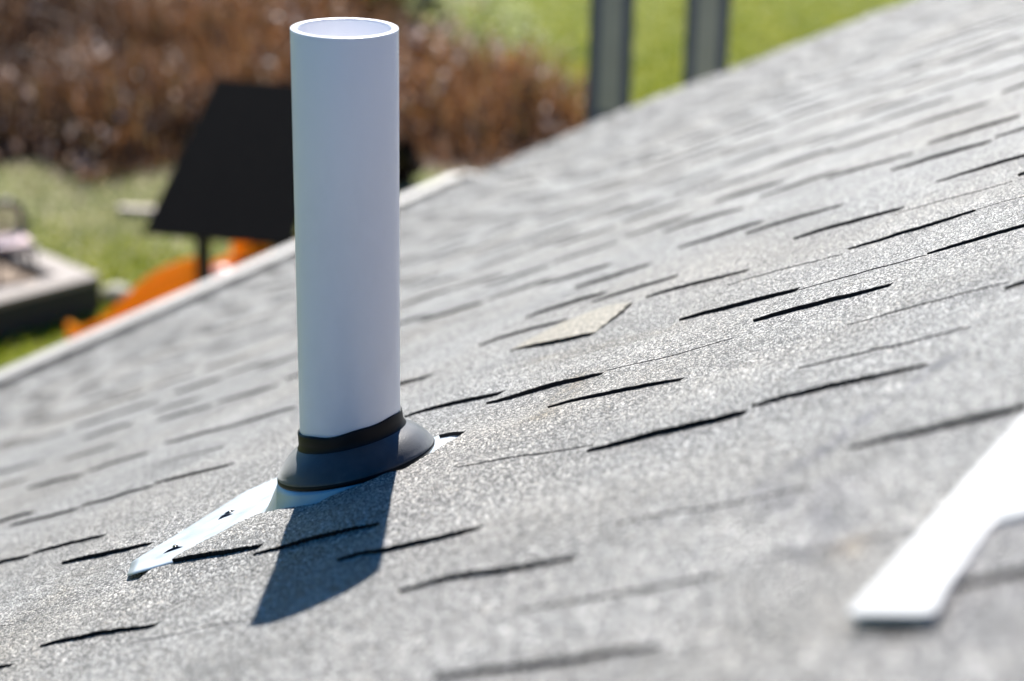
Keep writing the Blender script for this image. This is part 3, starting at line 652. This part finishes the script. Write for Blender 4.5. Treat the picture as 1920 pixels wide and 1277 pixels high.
# bare saplings in the brush
def sapling(label, x, y, h, seed):
    r_ = random.Random(seed); t = tag(empty('bare_sapling', (x, y, 0)), label, 'sapling', 'bare saplings in the brush')
    b = MB(); pts = [Vector((r_.uniform(-.05, .05) * i, r_.uniform(-.05, .05) * i, h * i / 5)) for i in range(6)]; b.tube(pts, [.075, .065, .055, .04, .028, .012], 8); b.build('trunk', M_DWOOD, t, True)
    for i in range(14):
        b = MB(); k = r_.uniform(.25, .95); p0 = pts[int(k * 5)].lerp(pts[min(5, int(k * 5) + 1)], k * 5 % 1); a = r_.uniform(0, 6.28); L = r_.uniform(.4, 1.0) * (1.2 - k)
        e = p0 + Vector((math.cos(a) * L, math.sin(a) * L, L * .8)); b.tube([p0, p0.lerp(e, .5) + Vector((0, 0, .04)), e], [.022, .014, .004], 5); b.build('branch', M_DWOOD, t, True)
sapling('bare dark sapling at the top left corner of the brush', -8.1, 29.5, 3.4, 1)
sapling('bare dark sapling, second from the left in the brush', -7.0, 28.6, 3.0, 2)
sapling('bare dark sapling standing farthest right in the brush, left of the play tower', -5.5, 30.2, 3.2, 3)

# ---------------------------------------------------------------- two columns
def column(x, y, label, rz):
    t = tag(empty('square_column', (x, y, 0), rz), label, 'column', 'blue grey columns beyond the roof')
    MB().box((0, 0, 2.2), (.30, .24, 4.4)).build('shaft', M_BLUE, t, bevel=.012)
    MB().box((0, -.122, 3.60), (.155, .012, 1.46)).build('inset_panel', M_PALEP, t, bevel=.003)
    b = MB()
    for sx in (-1, 1): b.box((sx * .1375, -.130, 2.2), (.034, .022, 4.3))
    b.build('edge_strip', M_BLUE, t, bevel=.004)
    MB().box((0, 0, .09), (.42, .36, .18)).build('plinth', M_BLUE, t, bevel=.01)
column(.655, 12.85, 'blue grey square column with a pale inset, left of the two beyond the roof', -.05)
column(1.335, 12.93, 'blue grey square column with a pale inset, right of the two beyond the roof', -.10)

# ---------------------------------------------------------------- play tower
pt = tag(empty('play_tower', (-1.8, 12.2, 0)), 'wooden play tower with a dark pitched roof and an orange slide, left of the pipe', 'play tower')
o_ = Vector(pt.location)
BL, BR, TL, TR = Vector((-2.50, 11.83, 2.19)), Vector((-1.49, 11.62, 2.19)), Vector((-2.13, 12.83, 3.03)), Vector((-1.15, 12.62, 3.03))
b = MB(); nb = 9
for i in range(nb):
    t0, t1_ = i / nb, (i + .99) / nb; q = [BL.lerp(TL, t0), BR.lerp(TR, t0), BR.lerp(TR, t1_), BL.lerp(TL, t1_)]
    b.slab([v - o_ for v in q], .025)
FBL, FBR = TL + (TL - BL) * Vector((1, 1, 0)) .length * 0 + Vector((TL.x - BL.x, TL.y - BL.y, -.8)), TR + Vector((TR.x - BR.x, TR.y - BR.y, -.8))
for i in range(nb):
    t0, t1_ = i / nb, (i + .99) / nb; q = [FBL.lerp(TL, t0), FBL.lerp(TL, t1_), FBR.lerp(TR, t1_), FBR.lerp(TR, t0)]
    b.slab([v - o_ for v in q], .025)
b.build('roof', M_PLROOF, pt)
ex = (BR - BL).normalized(); ey = Vector((-ex.y, ex.x, 0)); c0 = Vector((-2.13, 12.02, 0))
W_, L_ = .62, 1.55
cr = [c0, c0 + ex * W_, c0 + ex * W_ + ey * L_, c0 + ey * L_]
for p in cr: MB().box((p.x - o_.x, p.y - o_.y, 1.13), (.085, .085, 2.26), math.atan2(ex.y, ex.x)).build('post', M_DWOOD, pt, bevel=.006)
cc = (cr[0] + cr[2]) / 2 - o_; az = math.atan2(ex.y, ex.x)
MB().box((cc.x, cc.y, 1.48), (W_ + .02, L_ + .02, .05), az).build('deck', M_PWOOD, pt)
for p, q in ((cr[0], cr[1]), (cr[3], cr[2])): m_ = (p + q) / 2 - o_; MB().box((m_.x, m_.y, 2.18), (W_ + .1, .05, .09), az).build('beam', M_DWOOD, pt)
pm = cr[0] + ex * .12 + ey * .62 - o_; MB().box((pm.x, pm.y, 1.80), (.30, .03, .40), az).build('orange_panel', M_ORANGE, pt, bevel=.008)
pm = cr[0] + ex * .45 + ey * .62 - o_; MB().box((pm.x, pm.y, 1.84), (.20, .03, .30), az).build('yellow_panel', M_YEL, pt, bevel=.008)
# slide: a trough with raised sides, slight wave, running down to the left
S0 = Vector((-2.04, 12.30, 0)); S1 = Vector((-3.64, 15.0, 0)); pts = []
sd_ = (S1 - S0).normalized(); sp_ = Vector((-sd_.y, sd_.x, 0))
for i in range(33):
    t = i / 32; z = 1.70 - 1.57 * t + .06 * math.sin(t * 2 * math.pi)
    if t > .9: z += (t - .9) * .8
    p = S0.lerp(S1, t); pts.append(Vector((p.x, p.y, z)))
prof = [(-.24, .20), (-.215, .21), (-.19, .19), (-.18, .03), (-.12, 0), (.12, 0), (.18, .03), (.19, .19), (.215, .21), (.24, .20), (.235, .0), (.13, -.03), (-.13, -.03), (-.235, .0)]
V = []; F = []; k = len(prof)
for p in pts: V += [p - o_ + sp_ * a + Vector((0, 0, z)) for a, z in prof]
for i in range(32):
    for j in range(k): F.append((i * k + j, i * k + (j + 1) % k, (i + 1) * k + (j + 1) % k, (i + 1) * k + j))
F += [tuple(range(k)), tuple(range(33 * k - 1, 32 * k - 1, -1))]
mk('slide', V, F, M_ORANGE, pt, smooth=False)
def ball(name, loc, r, m, label, cat, sq=1.0):
    b = MB(); n_, k_ = 20, 12; rg = [[Vector((r * math.sin(math.pi * (i + .001) / k_ * .9998) * math.cos(6.2832 * j / n_), r * math.sin(math.pi * (i + .001) / k_ * .9998) * math.sin(6.2832 * j / n_), -r * sq * math.cos(math.pi * i / k_))) for j in range(n_)] for i in range(k_ + 1)]
    V, F = loft(rg); o = mk(name, V, F, m, smooth=True); o.location = loc; return tag(o, label, cat)
ball('toy_ball', (-2.09, 12.55, 1.615), .11, M_PINK, 'pale pink ball on the play tower deck, behind the orange slide', 'ball')
ball('toy_ball', (-1.84, 12.60, 1.635), .13, M_CREAM, 'cream ball on the play tower deck, under the right of the dark roof', 'ball')
def rock(loc, s, label, seed):
    b = MB(); r_ = np.random.default_rng(seed); n_, k_ = 14, 8; rg = []
    for i in range(k_ + 1):
        a = math.pi * (i + .01) / (k_ + .02); rg.append([Vector((s * math.sin(a) * math.cos(6.2832 * j / n_) * (1 + .12 * math.sin(2.3 * j + i + seed)), s * .8 * math.sin(a) * math.sin(6.2832 * j / n_) * (1 + .1 * math.sin(1.7 * j + seed)), -s * .6 * math.cos(a))) for j in range(n_)])
    V, F = loft(rg); o = mk('garden_stone', V, F, M_ROCK, smooth=True); o.location = (loc[0], loc[1], s * .5); tag(o, label, 'stone', 'pale stones on the lawn')
rock((-3.80, 16.62), .15, 'pale stone at the right corner of the raised bed', 1)
rock((-3.16, 16.95), .16, 'pale stone on the lawn behind the lower orange slide', 2)
b = MB().box((0, 0, .045), (.85, .13, .08)); o = b.build('timber_plank', M_PWOOD, None, bevel=.01); o.location = (-3.95, 19.45, 0); o.rotation_euler = (0, 0, -.12)
tag(o, 'pale timber plank lying on the lawn left of the dark play tower roof', 'plank')

# ---------------------------------------------------------------- raised bed and chair
rb = tag(empty('raised_bed', (-3.87, 16.31, 0), 0), 'raised bed with pale stone cap and dark sides on the lawn at the left edge', 'raised bed')
a_ = Vector((-.69, -.724, 0)); b_ = Vector((-.724, .69, 0)); La, Lb = 2.6, 1.9
def quad(p0, l1, l2, z, t): return [p0 + Vector((0, 0, z)), p0 + a_ * l1 + Vector((0, 0, z)), p0 + a_ * l1 + b_ * l2 + Vector((0, 0, z)), p0 + b_ * l2 + Vector((0, 0, z))]
def slabz(mb, q, t):
    if (q[1] - q[0]).cross(q[2] - q[1]).z < 0: q = q[::-1]
    mb.slab(q, t)
side = MB(); capm = MB(); zc = .30
O = Vector((0, 0, 0)); cw = .27
for p0, l1, l2 in ((O, La, cw), (O + b_ * (Lb - cw), La, cw), (O + b_ * cw, cw, Lb - 2 * cw), (O + a_ * (La - cw) + b_ * cw, cw, Lb - 2 * cw)):
    slabz(side, quad(p0 + a_ * .003 + b_ * .003, l1 - .006, l2 - .006, zc, 0), zc)
    slabz(capm, quad(p0 - a_ * .0 , l1, l2, zc + .06, 0), .058)
side.build('side_wall', M_DSTONE, rb); capm.build('cap', M_STONE, rb)
so_ = MB(); slabz(so_, quad(O + a_ * cw + b_ * cw, La - 2 * cw, Lb - 2 * cw, .27, 0), .1); so_.build('soil', M_SOIL, rb)
ch = tag(empty('garden_chair', (-4.72, 16.42, .27), .5), 'black garden chair with a pinkish cushion, standing in the raised bed', 'chair')
for sx in (-1, 1):
    for sy in (-1, 1): MB().tube([(sx * .19, sy * .19, 0), (sx * .17, sy * .17, .3)], .018, 8).build('leg', M_BLKM, ch, True)
MB().box((0, 0, .31), (.42, .42, .04)).build('seat', M_BLKM, ch, bevel=.012)
MB().box((0, 0, .36), (.36, .36, .07)).build('cushion', M_PINK, ch, bevel=.03)
b = MB(); b.tube([(.19, .19, .3), (.2, .22, .5), (.17, .23, .62), (.08, .235, .68), (-.08, .235, .68), (-.17, .23, .62), (-.2, .22, .5), (-.19, .19, .3)], .035, 10); b.build('back_frame', M_BLKM, ch, True)
b = MB()
for i in range(-2, 3): b.box((i * .07, .222, .49), (.03, .015, .36))
b.build('backrest', M_PINK, ch)
